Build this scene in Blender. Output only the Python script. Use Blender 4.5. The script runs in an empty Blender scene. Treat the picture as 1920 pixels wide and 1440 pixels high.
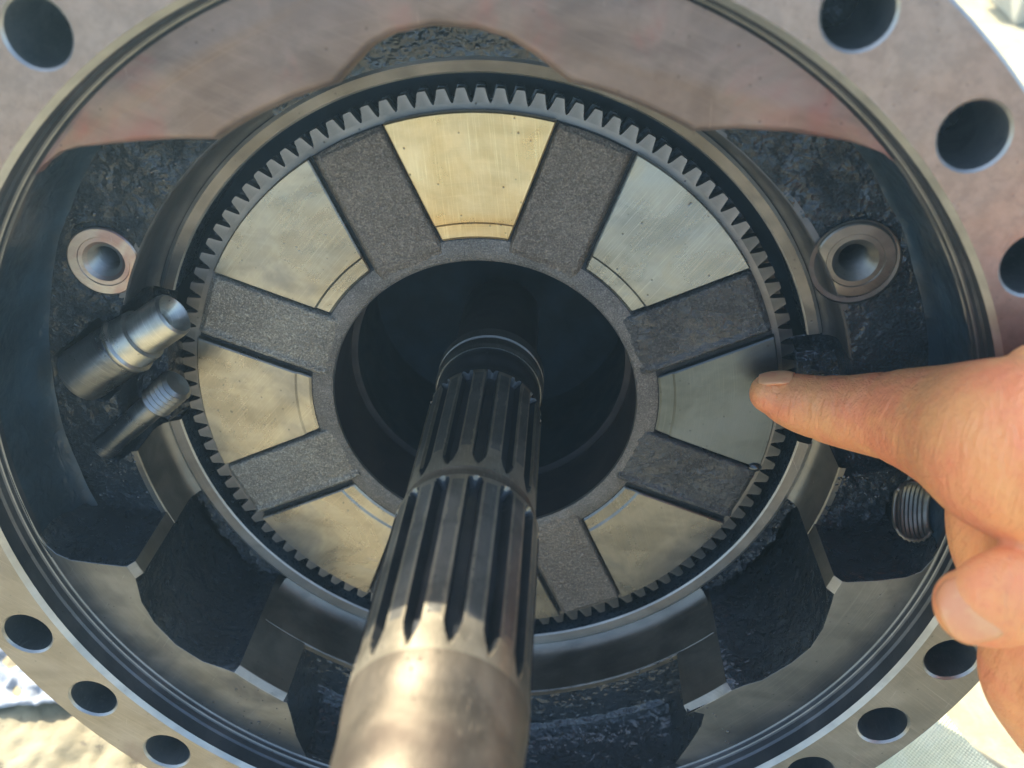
import bpy, bmesh, math, random
from math import sin, cos, pi, radians, hypot, atan2, sqrt
from mathutils import Matrix, Vector, noise
from mathutils.geometry import tessellate_polygon
random.seed(7)
GLARE_HAZE = .15
S = 0.001                      # everything below is written in millimetres
scn = bpy.context.scene
COL = scn.collection

# ------------------------------------------------------------------ camera
TAU = radians(15)              # the bore axis points at the viewer, 15 degrees above the horizon
W3 = Matrix(((1, 0, 0), (0, sin(TAU), -cos(TAU)), (0, cos(TAU), sin(TAU))))
W = W3.to_4x4()
CAM = Vector((22.45, 128.92, 220.27))
AX = Vector((0.99824, -0.014838, -0.057412))
AY = Vector((0.014838, -0.874886, 0.484101))
AZ = Vector((-0.057412, -0.484101, -0.873127))
F = 1732.3
cam = bpy.data.cameras.new('camera')
cam.sensor_width = 36; cam.lens = 36 * F / 1920
cam.clip_start = 0.005; cam.clip_end = 200
cam.dof.use_dof = True; cam.dof.focus_distance = 0.245; cam.dof.aperture_fstop = 14.0
camo = bpy.data.objects.new('camera', cam); COL.objects.link(camo)
X, Y, Z = W3 @ AX, W3 @ (-AY), W3 @ (-AZ)
loc = W3 @ CAM * S
camo.matrix_world = Matrix(((X.x, Y.x, Z.x, loc.x), (X.y, Y.y, Z.y, loc.y), (X.z, Y.z, Z.z, loc.z), (0, 0, 0, 1)))
scn.camera = camo

# ------------------------------------------------------------------ light
SUN = Vector((-0.42, 0.59, 0.69)).normalized()
el = math.asin(SUN.z); az = atan2(SUN.x, SUN.y)
wd = bpy.data.worlds.new('World'); scn.world = wd; wd.use_nodes = True
nt = wd.node_tree; nt.nodes.clear()
sky = nt.nodes.new('ShaderNodeTexSky'); sky.sky_type = 'NISHITA'; sky.sun_disc = False
sky.sun_elevation = el; sky.sun_rotation = az; sky.dust_density = 2.0
bg = nt.nodes.new('ShaderNodeBackground'); bg.inputs[1].default_value = 0.15
ow = nt.nodes.new('ShaderNodeOutputWorld')
nt.links.new(sky.outputs[0], bg.inputs[0]); nt.links.new(bg.outputs[0], ow.inputs[0])
sl = bpy.data.lights.new('sun', 'SUN'); sl.energy = 4.0; sl.angle = radians(0.5); sl.color = (1, .93, .8)
so = bpy.data.objects.new('sun', sl); COL.objects.link(so)
so.rotation_euler = SUN.to_track_quat('Z', 'Y').to_euler()
scn.view_settings.view_transform = 'Standard'; scn.view_settings.look = 'None'
scn.view_settings.exposure = 1.72; scn.view_settings.gamma = 1
scn.render.engine = 'CYCLES'
scn.cycles.max_bounces = 8

# ------------------------------------------------------------------ helpers
def at(px, py, z):
    """pixel of the 1920 x 1440 photograph -> point of the housing at height z (mm)"""
    d = AX * ((px - 960) / F) + AY * ((py - 720) / F) + AZ
    return CAM + d * ((z - CAM.z) / d.z)
def pol(r, deg, z=0.0):
    a = radians(deg); return (r * cos(a), r * sin(a), z)
def link(name, verts, faces, mats, parent=None, smooth=False, fm=None):
    me = bpy.data.meshes.new(name)
    me.from_pydata([(v[0] * S, v[1] * S, v[2] * S) for v in verts], [], faces)
    for m in (mats if isinstance(mats, (list, tuple)) else [mats]): me.materials.append(m)
    if fm: me.polygons.foreach_set('material_index', fm)
    bm = bmesh.new(); bm.from_mesh(me); bmesh.ops.recalc_face_normals(bm, faces=bm.faces); bm.to_mesh(me); bm.free()
    if smooth: me.polygons.foreach_set('use_smooth', [True] * len(me.polygons))
    me.update()
    o = bpy.data.objects.new(name, me); COL.objects.link(o)
    if parent: o.parent = parent
    return o
def orient_up(o):
    """open sheets: make the faces look towards the viewer (+z)"""
    me = o.data
    if sum(p.normal.z * p.area for p in me.polygons) < 0: me.flip_normals()
def thing(name, label, cat, group=None, m=None):
    o = bpy.data.objects.new(name, None); COL.objects.link(o); o.empty_display_size = .01
    o.matrix_world = W if m is None else m
    o['label'] = label; o['category'] = cat
    if group: o['group'] = group
    return o
def tag(o, label, cat, group=None):
    o['label'] = label; o['category'] = cat
    if group: o['group'] = group
    return o
def sharp(o, deg=35):
    me = o.data
    me.polygons.foreach_set('use_smooth', [True] * len(me.polygons))
    try: me.set_sharp_from_angle(angle=radians(deg))
    except Exception: pass
def bevel(o, w, seg=2, ang=38):
    b = o.modifiers.new('bevel', 'BEVEL'); b.width = w * S; b.segments = seg
    b.limit_method = 'ANGLE'; b.angle_limit = radians(ang); b.harden_normals = False
def lathe(name, prof, mats, parent, t0=0, t1=360, n=180, fm=None, dsharp=25, wob=0):
    full = abs(t1 - t0) >= 359.9
    k = n if full else n + 1
    v = []; f = []; mi = []
    for i in range(k):
        a = t0 + (t1 - t0) * i / n
        for r, z in prof:
            if wob: r += wob * noise.noise(Vector(pol(r, a, z)) * .11)
            v.append(pol(r, a, z))
    m = len(prof)
    for i in range(n):
        j = (i + 1) % k
        for q in range(m - 1):
            f.append((i * m + q, j * m + q, j * m + q + 1, i * m + q + 1)); mi.append(fm[q] if fm else 0)
    me_o = link(name, v, f, mats, parent, fm=mi)
    sharp(me_o, dsharp)
    return me_o
def grid(name, us, vs, fn, mat, parent, smooth=True):
    v = [fn(u, w) for u in us for w in vs]; m = len(vs)
    f = [(i * m + j, (i + 1) * m + j, (i + 1) * m + j + 1, i * m + j + 1) for i in range(len(us) - 1) for j in range(m - 1)]
    me = bpy.data.meshes.new(name)
    me.from_pydata([(a[0] * S, a[1] * S, a[2] * S) for a in v], [], f); me.materials.append(mat)
    if smooth: me.polygons.foreach_set('use_smooth', [True] * len(f))
    o = bpy.data.objects.new(name, me); COL.objects.link(o)
    if parent: o.parent = parent
    orient_up(o)
    return o
def lin(a, b, n): return [a + (b - a) * i / n for i in range(n + 1)]
def fbm(x, y, z, s, oct=3): return noise.fractal(Vector((x * s, y * s, z * s)), .6, 2.1, oct)
def sst(a, b, x):
    t = max(0, min(1, (x - a) / (b - a))); return t * t * (3 - 2 * t)

# ------------------------------------------------------------------ materials
class NB:
    def __init__(s, name):
        s.m = bpy.data.materials.new(name); s.m.use_nodes = True; s.t = s.m.node_tree; s.t.nodes.clear()
        s.out = s.n('ShaderNodeOutputMaterial'); s.b = s.n('ShaderNodeBsdfPrincipled')
        s.t.links.new(s.b.outputs[0], s.out.inputs[0])
        tc = s.n('ShaderNodeTexCoord'); s.P = s.vm('SCALE', tc.outputs['Object'], sc=1000.0)
    def n(s, k): return s.t.nodes.new(k)
    def put(s, sock, v):
        if v is None: return
        if hasattr(v, 'is_output'): s.t.links.new(v, sock)
        elif isinstance(v, (tuple, list)) and len(v) == 3 and sock.type == 'RGBA': sock.default_value = (*v, 1)
        else: sock.default_value = v
    def vm(s, op, a, b=None, sc=None):
        n = s.n('ShaderNodeVectorMath'); n.operation = op; s.put(n.inputs[0], a)
        if b is not None: s.put(n.inputs[1], b)
        if sc is not None: s.put(n.inputs['Scale'], sc)
        return n.outputs['Value'] if op == 'LENGTH' else n.outputs[0]
    def ma(s, op, a, b=None, c=None):
        n = s.n('ShaderNodeMath'); n.operation = op; s.put(n.inputs[0], a)
        if b is not None: s.put(n.inputs[1], b)
        if c is not None: s.put(n.inputs[2], c)
        return n.outputs[0]
    def noise(s, vec, scale, det=4, rough=.55, dist=0):
        n = s.n('ShaderNodeTexNoise'); s.put(n.inputs['Vector'], vec); n.inputs['Scale'].default_value = scale
        n.inputs['Detail'].default_value = det; n.inputs['Roughness'].default_value = rough; n.inputs['Distortion'].default_value = dist
        return n.outputs['Fac']
    def vor(s, vec, scale, feat='F1'):
        n = s.n('ShaderNodeTexVoronoi'); n.feature = feat; s.put(n.inputs['Vector'], vec); n.inputs['Scale'].default_value = scale
        return n.outputs['Distance']
    def ramp(s, f, lo, hi, a=0.0, b=1.0):
        n = s.n('ShaderNodeMapRange'); n.interpolation_type = 'SMOOTHSTEP'
        s.put(n.inputs[0], f); n.inputs[1].default_value = lo; n.inputs[2].default_value = hi; n.inputs[3].default_value = a; n.inputs[4].default_value = b
        return n.outputs[0]
    def mix(s, f, a, b):
        n = s.n('ShaderNodeMix'); n.data_type = 'RGBA'; s.put(n.inputs[0], f); s.put(n.inputs[6], a); s.put(n.inputs[7], b)
        return n.outputs[2]
    def comb(s, x, y, z):
        n = s.n('ShaderNodeCombineXYZ'); s.put(n.inputs[0], x); s.put(n.inputs[1], y); s.put(n.inputs[2], z); return n.outputs[0]
    def sep(s, v):
        n = s.n('ShaderNodeSeparateXYZ'); s.put(n.inputs[0], v); return n.outputs
    def polar(s):
        x, y, z = s.sep(s.P); r = s.ma('SQRT', s.ma('ADD', s.ma('MULTIPLY', x, x), s.ma('MULTIPLY', y, y)))
        return r, s.ma('ARCTAN2', y, x), z
    def bump(s, h, dist, strength=1.0, prev=None):
        n = s.n('ShaderNodeBump'); n.inputs['Strength'].default_value = strength; n.inputs['Distance'].default_value = dist * S
        s.put(n.inputs['Height'], h)
        if prev is not None: s.put(n.inputs['Normal'], prev)
        return n.outputs[0]
    def fin(s, col, rough, metal=0.0, nor=None, **kw):
        s.put(s.b.inputs['Base Color'], col); s.put(s.b.inputs['Roughness'], rough); s.put(s.b.inputs['Metallic'], metal)
        if nor is not None: s.put(s.b.inputs['Normal'], nor)
        if 'Coat_Weight' in kw and 'film' in kw: s.put(s.b.inputs['Coat Normal'], s.bump(s.noise(s.P, kw['film'], 2, .5, .8), 1.6, 1.0))
        kw.pop('film', None)
        for k, v in kw.items(): s.put(s.b.inputs[k.replace('_', ' ')], v)
        return s.m

def machined(name, c1, c2, rough=.34, metal=.9, conc=1.0, linear=0.0, ang=0.0, stain=None, stain_c=(.1, .07, .05), pits=.5, mott=.5, coat=.0, top=None):
    b = NB(name)
    big = b.noise(b.P, .045, 5, .6, .6); med = b.noise(b.P, .35, 5, .65); fine = b.noise(b.P, 3.2, 3, .6)
    col = b.mix(b.ramp(big, .35, .68), c1, c2)
    sm_ = b.noise(b.vm('MULTIPLY', b.vm('ADD', b.P, (31 * pits, 17, 5)), (.06, .11, .1)), 1.0, 3, .5, .6)
    col = b.mix(b.ramp(sm_, .40, .72, 0, mott), col, tuple(x * .6 for x in c1))
    col = b.mix(b.ramp(med, .5, .75, 0, mott * .18), col, tuple(x * .6 for x in c1))
    r, th, z = b.polar()
    cl = b.noise(b.comb(b.ma('MULTIPLY', r, 3.2), b.ma('MULTIPLY', th, 2.2), b.ma('MULTIPLY', z, 3.2)), 1.0, 4, .7)
    n = b.n('ShaderNodeVectorRotate'); n.rotation_type = 'Z_AXIS'; b.put(n.inputs['Vector'], b.P); n.inputs['Angle'].default_value = ang
    lv = b.vm('MULTIPLY', n.outputs[0], (.05, 3.4, .4))
    ll = b.noise(lv, 1.0, 4, .7)
    n2 = b.n('ShaderNodeVectorRotate'); n2.rotation_type = 'Z_AXIS'; b.put(n2.inputs['Vector'], b.P); n2.inputs['Angle'].default_value = ang + 1.15
    l2 = b.noise(b.vm('MULTIPLY', n2.outputs[0], (.04, 1.9, .4)), 1.0, 3, .75)
    scr = b.ramp(l2, .66, .74, 0, 1)
    if conc: col = b.mix(b.ramp(cl, .5, .75, 0, .35 * conc), col, tuple(min(1, x * 1.35) for x in c2))
    if linear: col = b.mix(b.ramp(ll, .5, .75, 0, .4 * linear), col, tuple(min(1, x * 1.4) for x in c2))
    pit = b.ramp(b.vor(b.vm('ADD', b.P, b.vm('SCALE', b.P, sc=.13)), .28), .035, .12, 1, 0)
    pit = b.ma('MULTIPLY', pit, pits)
    if stain is not None:
        st = b.noise(b.P, .045, 4, .6, .4)
        col = b.mix(b.ramp(st, stain - .12, stain + .14, 0, .8), col, stain_c)
    if top is not None:
        x_, y_, z_ = b.sep(b.P)
        tm = b.ramp(b.ma('ADD', y_, b.ma('MULTIPLY', b.ma('SUBTRACT', b.noise(b.P, .03, 5, .65), .5), 120)), -15, 70, 0, 1)
        col = b.mix(tm, col, b.mix(b.ramp(med, .35, .65), top, tuple(x * .8 for x in top)))
    col = b.mix(pit, col, (.03, .025, .02))
    rg = b.ma('ADD', b.ramp(big, .3, .75, rough - .06, rough + .10), b.ma('MULTIPLY', fine, .07))
    h = b.bump(fine, .03, .6)
    if conc: h = b.bump(cl, .05 * conc, .7, h)
    if linear: h = b.bump(ll, .05 * linear, .7, h)
    col = b.mix(b.ma('MULTIPLY', b.ma('MULTIPLY', scr, b.ramp(b.noise(b.P, .12, 3), .45, .6)), .55), col, tuple(min(1, x * 1.7) for x in c2))
    h = b.bump(b.ma('MULTIPLY', scr, -1), .06, .6, h)
    h = b.bump(b.ma('MULTIPLY', pit, -1), .15, .8, h)
    h = b.bump(b.noise(b.P, .045, 2), 1.0, .5, h)
    return b.fin(col, rg, metal, h, Coat_Weight=coat, Coat_Roughness=.12)

def cast(name, c1, c2, rough=.5, metal=.55, grain=.55, amp=.35, wet=.0, rust=None, speck=.0):
    b = NB(name)
    big = b.noise(b.P, .06, 5, .6); g = b.noise(b.P, grain, 5, .6, .3); g2 = b.noise(b.P, grain * 2.4, 3, .65)
    col = b.mix(b.ramp(big, .35, .7), c1, c2)
    col = b.mix(b.ramp(g, .5, .72, 0, .5), col, tuple(min(1, x * 1.8) for x in c2))
    if speck:  # grain shading put into the colour: hollows darker, peaks brighter
        col = b.mix(b.ramp(g2, .36, .54, speck, 0), col, tuple(x * .3 for x in c1))
        col = b.mix(b.ramp(g2, .54, .68, 0, speck), col, tuple(min(1, x * 2.3) for x in c2))
    if rust: col = b.mix(b.ramp(b.noise(b.P, .09, 5, .7, 1), .55, .68, 0, .8), col, rust)
    oil = b.ramp(b.noise(b.P, .11, 4, .6, .8), .30, .72)
    rg = b.ma('ADD', b.ma('MULTIPLY', oil, -.14 * (1 if wet else .3)), rough)
    h = b.bump(g, amp, .9); h = b.bump(g2, amp * (.7 if speck else .35), 1.0, h)
    return b.fin(col, rg, metal, h, Coat_Weight=b.ma('MULTIPLY', oil, wet) if wet else 0.0, Coat_Roughness=.04, **({'film': .26} if wet else {}))

def oily(name, c=(.012, .016, .02), lump=.5, amp=.6, rough=.32, brown=None, coat=.8):
    b = NB(name)
    g = b.noise(b.P, lump, 5, .62, .6); g2 = b.noise(b.P, lump * 3.5, 3, .6)
    col = b.mix(b.ramp(b.noise(b.P, .08, 4), .35, .7), c, tuple(x * 2.1 for x in c))
    if brown: col = b.mix(b.ramp(b.noise(b.P, .13, 6, .7, .5), .56, .7, 0, .9), col, brown)
    h = b.bump(g, amp, .9); h = b.bump(g2, amp * .3, .8, h)
    return b.fin(col, b.ramp(g, .3, .7, rough + .1, rough - .08), .25, h, Coat_Weight=coat, Coat_Roughness=.03, Specular_IOR_Level=.6, film=.21)

M = {}
M['flange'] = machined('flange_face', (.24, .22, .185), (.33, .30, .255), .40, .82, .3, 1.0, .7, pits=.35, mott=.35, stain=.68, stain_c=(.20, .13, .11), top=(.36, .26, .20))
M['hole'] = machined('bolt_hole_wall', (.16, .19, .21), (.30, .31, .31), .38, .8, .3, .8, 0.2, pits=.2)
M['land_edge'] = machined('land_chamfer', (.24, .22, .19), (.36, .33, .28), .4, .85, .3, .6, pits=.8, mott=.7)
M['edge'] = machined('chamfer_edge', (.38, .37, .34), (.52, .50, .45), .38, .9, .3, pits=.1)
M['glow_edge'] = machined('bounce_glow_edge', (.66, .54, .46), (.80, .70, .60), .5, .5, .2, pits=.4)  # pale tone paints bounced light onto the edge
M['wall'] = machined('rim_wall', (.055, .06, .07), (.10, .10, .105), .36, .75, .5, pits=.6, coat=.3)
M['wallline'] = machined('rim_line', (.20, .20, .19), (.28, .27, .25), .4, .85, .8, pits=.4)
M['ledge'] = machined('grey_ledge', (.13, .135, .135), (.21, .21, .20), .38, .85, 1.0, .2, 1.0, pits=.5, mott=.6, stain=.64, stain_c=(.05, .05, .055), coat=.15)
M['ledge_red'] = machined('stained_ledge', (.19, .135, .11), (.29, .215, .175), .46, .55, .4, .5, .4, pits=.5, mott=.7, stain=.60, stain_c=(.29, .11, .09))
M['bore'] = machined('bore_wall', (.15, .14, .12), (.25, .23, .19), .36, .9, .6, pits=.25, coat=.25)
M['bore_shaded'] = machined('shaded_upper_bore', (.10, .10, .10), (.16, .155, .15), .42, .8, .6, pits=.25)  # darker copy of the bore metal, the upper wall's shade in its colour
M['rim'] = machined('rim_face', (.15, .135, .118), (.235, .21, .18), .36, .82, .9, pits=.4, mott=.6)
M['ring'] = machined('toothed_steel', (.19, .175, .155), (.28, .255, .225), .38, .8, .2, .4, .3, pits=.6, mott=.6)
M['tooth_oily'] = machined('oily_tooth', (.055, .058, .06), (.12, .115, .105), .28, .7, .2, .4, .3, pits=.6, mott=.7, coat=.5)
M['ring2'] = oily('oiled_steel', (.03, .042, .052), .8, .12, .3, coat=.6)
M['pad_gold_reflect'] = machined('gold_reflection_pad', (.62, .42, .19), (.78, .58, .31), .28, .95, .5, 1.3, 1.5, pits=.7, mott=.35)  # gold tone is mostly a warm reflection put into the base colour
M['pad_tan'] = machined('tan_pad', (.30, .27, .215), (.44, .40, .315), .25, .95, .4, 1.0, 2.3, pits=.4, mott=.6, stain=.60, stain_c=(.20, .19, .175))
M['pad_brown'] = machined('brown_pad', (.17, .165, .15), (.26, .245, .21), .25, .95, .4, .8, 1.3, pits=.3, mott=.5, stain=.6, stain_c=(.12, .12, .12), coat=.15)
M['pad_grey'] = machined('grey_pad', (.215, .22, .205), (.32, .325, .295), .24, .95, .1, 2.2, -.9, pits=.6, mott=.45, stain=.66, stain_c=(.33, .28, .17))
M['pad_dark'] = machined('dark_pad', (.09, .105, .108), (.15, .165, .165), .34, .95, .9, .3, 1.6, pits=.35, mott=.45, coat=.1)
M['arm'] = cast('cast_arm', (.19, .16, .13), (.265, .225, .18), .34, .8, .9, .7, speck=.42)
M['arm_veiled'] = cast('veiled_cast_arm', (.28, .25, .205), (.38, .345, .28), .34, .8, .9, .7, speck=.42)  # paler copy: veiling glare over the left arms put into the colour
M['arm_wet'] = cast('oiled_cast_arm', (.08, .075, .07), (.125, .12, .11), .32, .7, .7, .9, wet=.6, speck=.4)
M['hub'] = cast('cast_hub', (.17, .155, .135), (.25, .225, .195), .36, .75, 1.1, .5, speck=.4)
M['base'] = cast('dark_base', (.02, .02, .02), (.035, .033, .03), .6, .3, .8, .2)
M['floor'] = cast('pocket_floor', (.016, .024, .030), (.034, .046, .055), .22, .35, .6, 2.0, wet=1.0, speck=.4)  # blue tint of this and the black castings below mimics veiling glare
M['oil'] = oily('black_oil_cast', (.008, .013, .017), lump=.5, amp=1.6, rough=.2, coat=1.0)
M['oilrough'] = oily('rough_black_cast', (.012, .017, .020), lump=.6, amp=2.0, rough=.22, brown=(.34, .26, .13), coat=1.0)
M['pocket'] = oily('shaded_pocket_wall', (.012, .026, .038), .15, .3, .4, coat=.4)  # wall shade and a bluish glare tint put into the base colour
M['boss'] = machined('boss_face', (.34, .31, .27), (.46, .43, .37), .26, .95, 0, 1.2, .5, pits=.1, mott=.3, stain=.60, stain_c=(.26, .12, .105))
M['bossd'] = machined('dark_boss_face', (.16, .15, .13), (.26, .24, .20), .30, .9, 0, .5, .5, pits=.2)
M['thread'] = machined('thread_steel', (.20, .20, .19), (.36, .35, .32), .28, .95, 0, pits=0)
M['bright'] = machined('bright_bore', (.36, .345, .30), (.52, .50, .43), .26, .95, .2, 1.2, 1.1, pits=.4, mott=.7)
M['groove'] = machined('groove_steel', (.07, .08, .09), (.19, .19, .18), .24, .9, 0, 1.8, .8, pits=.5, mott=.7, coat=.4)
M['shaft'] = machined('shaft_steel', (.12, .098, .068), (.21, .172, .12), .48, .75, .1, 1.2, 1.2, pits=.8, mott=.9, stain=.58, stain_c=(.07, .05, .035), coat=.0)
M['spline'] = machined('spline_steel', (.25, .215, .15), (.38, .33, .235), .36, .75, .1, 1.2, 1.4, pits=.8, mott=.6, coat=.1)
M['ridge_grime'] = machined('ridge_grime', (.13, .125, .105), (.22, .205, .17), .36, .75, .1, 1.0, 1.4, pits=.8, mott=.7, coat=.2)
M['groove_oil_shade'] = machined('shaded_groove_oil', (.035, .04, .045), (.07, .07, .07), .34, .6, .1, .6, 1.4, pits=.5, coat=.3)  # oily tone, darkened further to paint in the weak groove shading
M['deep'] = machined('deep_steel', (.045, .04, .045), (.08, .07, .065), .5, .6, .4, pits=.5)
M['black'] = oily('cavity_shade', (.004, .012, .018), .1, .1, .8, coat=0)  # deep shade and bluish glare of the hole put into its colour

# ------------------------------------------------------------------ gearbox housing
H = thing('gearbox_housing', 'large round cast gearbox housing with a bolted flange around its open bore', 'gearbox housing')

# flange: annular face with bolt holes, from z=44.3 back to z=22
HOLES = [126.2, 112.5, 98.5, 84.5, 70.0, 55.7, 41.2, 27.6, 13.8, 0.2, -10.2, -21.0, -33.2, -44.6, -56, -67.5, -79, -90.5, -101.5, -112.5, -123.3, -134.7, -146.6, -158.5, -170.5, 177, 164.5, 152, 139.2]
ZF = 44.3
def circle(cx, cy, r, n): return [(cx + r * cos(2 * pi * i / n), cy + r * sin(2 * pi * i / n)) for i in range(n)]
def flange():
    v = []; f = []; mi = []
    N = 192
    outer = circle(0, 0, 139.6, N); inner = circle(0, 0, 120.0, N)
    loops = [outer, inner[::-1]]
    rad = []
    for a in HOLES:
        big = 7.0
        rr = 129.2
        loops.append(circle(rr * cos(radians(a)), rr * sin(radians(a)), big, 28)[::-1])
    tess = tessellate_polygon([[Vector((x, y, 0)) for x, y in lp] for lp in loops])
    off = []
    for lp in loops:
        off.append(len(v)); v += [(x, y, ZF) for x, y in lp]
    f += [tuple(t) for t in tess]; mi += [0] * len(tess)
    def strip(o0, n, lp, prof, ms):
        prev = list(range(o0, o0 + n))
        cx = sum(p[0] for p in lp) / n; cy = sum(p[1] for p in lp) / n
        for (sc, z), m_ in zip(prof, ms):
            cur = len(v)
            for x, y in lp:
                d = hypot(x - cx, y - cy); k = (d + sc) / d
                v.append((cx + (x - cx) * k, cy + (y - cy) * k, z))
            for i in range(n):
                j = (i + 1) % n; f.append((prev[i], prev[j], cur + j, cur + i)); mi.append(m_)
            prev = list(range(cur, cur + n))
    strip(off[0], N, outer, [(.7, ZF - .7), (.7, 22)], [1, 0])
    strip(off[1], N, loops[1], [(-1.3, ZF - 1.1)], [1])
    for k in range(len(HOLES)):
        strip(off[2 + k], 28, loops[2 + k], [(-.55, ZF - .6), (-.55, 18)], [1, 2])
    o = link('flange', v, f, [M['flange'], M['edge'], M['hole']], H, fm=mi)
    sharp(o, 28)
    return o
flange()
# stepped wall between flange and ledge
lathe('bore_step', [(118.9, ZF - 1.1), (118.7, 39.0), (118.2, 38.4), (117.9, 36.9), (117.5, 36.7), (117.2, 36.5), (116.95, 35.6), (116.75, 35.5), (116.45, 35.2), (116.4, 33.5)], [M['wall'], M['wallline']], H, n=240, fm=[0, 0, 0, 0, 1, 0, 0, 1, 0])
# barrel behind the flange, closed at the back
lathe('barrel', [(139.5, 22), (126, 20), (125, 10), (122, -60), (110, -78), (0, -80)], [M['floor']], H, n=120)

# ---- lands: solid blocks between the pockets; their top is the ledge at z=36
def arc(r, a0, a1, step=1.5):
    n = max(1, int(abs(a1 - a0) / step)); return [(r, a0 + (a1 - a0) * i / n) for i in range(n + 1)]
def land(name, poly, bore_idx, zb, top_mat, ch=1.9, chz=34.4, ed='edge'):
    """poly: list of (r, deg, is_bore) counter-clockwise; is_bore = vertex on the bore face"""
    n = len(poly)
    v = []
    for r, a, bo in poly: v.append(pol(r + ((ch + (ch - 1.9) * .35 * noise.noise(Vector((a * .35, 2, 0)))) if bo else 0), a, 36.0 - (r - 97) * .04))
    for r, a, bo in poly: v.append(pol(r, a, chz))
    for r, a, bo in poly: v.append(pol(r, a, zb))
    f = [tuple(range(n)), tuple(reversed(range(2 * n, 3 * n)))]; mi = [0, 3]
    for i in range(n):
        j = (i + 1) % n; b = poly[i][2] and poly[j][2]
        f.append((i, j, n + j, n + i)); mi.append(2 if b else (3 if poly[i][0] < 116 or poly[j][0] < 116 else 1))
        f.append((n + i, n + j, 2 * n + j, 2 * n + i)); mi.append(1 if b else 3)
    o = link(name, v, f, [top_mat, M['bore'], M['land_edge'], M['oil']], H, fm=mi)
    sharp(o, 30); bevel(o, .35, 2, 30)
    return o
def B(lst): return [(r, a, True) for r, a in lst]
def P(lst): return [(r, a, False) for r, a in lst]
LA = B(arc(95.5, 60.6, 76.5)) + P([(99.3, 81.1), (101.6, 84.2), (102.8, 87.5), (103.4, 92), (102.6, 96.2), (101.1, 98.9), (98.6, 101.2)]) + B(arc(95.5, 104.2, 121.3)) \
    + P([(100.5, 125.6), (105, 129.3), (112.2, 134.3), (114.6, 136), (116.2, 138.6)]) + P(arc(116.45, 140, 42, 2)) + P([(115.8, 43.4), (112.5, 46.3), (105.8, 51.8), (100.5, 56.4)])
def soft_land(poly, zb):
    """same block, all edges except the outer one worn round"""
    n = len(poly); q = [Vector(pol(r, a)) for r, a, _ in poly]
    off = []
    for i in range(n):
        if poly[i][0] > 116.3: off.append(Vector()); continue
        e = (q[(i + 1) % n] - q[i - 1]).normalized()
        k = .55 + .10 * noise.noise(Vector((poly[i][1] * .3, 4, 0)))
        off.append(Vector((-e.y, e.x, 0)) * k * min(1, (116.3 - poly[i][0]) / 7))
    if (q[5] + off[5]).length < q[5].length: off = [-o for o in off]
    v = []; L = [(0, zb), (0, 31.5), (.35, 33.4), (1.2, 35.0), (2.4, 35.8), (3.6, 36.05)]
    for d, z in L: v += [(q[i] + off[i] * d * (1 if poly[i][0] < 116.3 else 0)) + Vector((0, 0, z if poly[i][0] < 116.3 or z < 35 else z)) for i in range(n)]
    f = []; mi = []
    for k in range(len(L) - 1):
        for i in range(n):
            j = (i + 1) % n; f.append((k * n + i, k * n + j, (k + 1) * n + j, (k + 1) * n + i)); mi.append(0 if k == 0 else 1)
    top = [(len(L) - 1) * n + i for i in range(n)]
    f.append(tuple(top)); mi.append(2)
    o = link('ledge_block', v, f, [M['oil'], M['ledge_edge'], M['ledge_red']], H, fm=mi); sharp(o, 50); return o
M['ledge_edge'] = M['ledge_red']
soft_land(LA, 20)
LB = B(arc(95.5, -162.0, -159.4, 1)) + P([(98.5, -157.8), (100.9, -154.9), (102.5, -150.6), (102.9, -145.6), (101.3, -140.7), (98.6, -137.6)]) + B(arc(95.5, -135.8, -126, 1.2)) \
    + P([(97.2, -125.3), (101, -123.5), (109, -120.6), (116.4, -117.5)]) + P(arc(116.45, -118.6, -169.6, 2)) + P([(116.0, -168.0), (114.8, -166.4), (111.8, -165), (106, -163.8), (98.8, -162.2)])
land('ledge_block', LB, None, -8, M['ledge'])
LD = B(arc(95.5, -53.4, -44.6, 1.2)) + P([(98.3, -42.6), (100.4, -39.8), (102.0, -34.5), (102.5, -30.4), (101.2, -26.4), (98.4, -21.6)]) + B(arc(95.5, -19.8, -17.2, 1)) \
    + P([(98.9, -17.1), (106, -15.6), (112.0, -14.2), (115, -12.8), (116.2, -10.5)]) + P(arc(116.45, -9, -60, 2)) + P([(114.5, -60.6), (109, -56.8), (104, -53.2), (100.3, -51.3), (97, -52.6)])
land('ledge_block', LD, None, -8, M['ledge'])

# ---- pocket walls (outer, smooth dark)
def pocket_wall(a0, a1, r, z0, z1, name='pocket_wall', mat=None):
    o = lathe(name, [(r, z0), (r - .1, z0 - 8), (r - .2, (z0 + z1) / 2), (r - 1.2, z1 + 2), (r - 3.0, z1 + .2)], mat or M['pocket'], H, a0, a1, max(8, int(abs(a1 - a0))), wob=.5, dsharp=85)
    return o
pocket_wall(134, 194, 116.6, 35.6, 13)
pocket_wall(-12, 46, 116.6, 35.6, 13)
pocket_wall(-120, -58, 119.2, 40, 11, mat=M['oil'])

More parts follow.
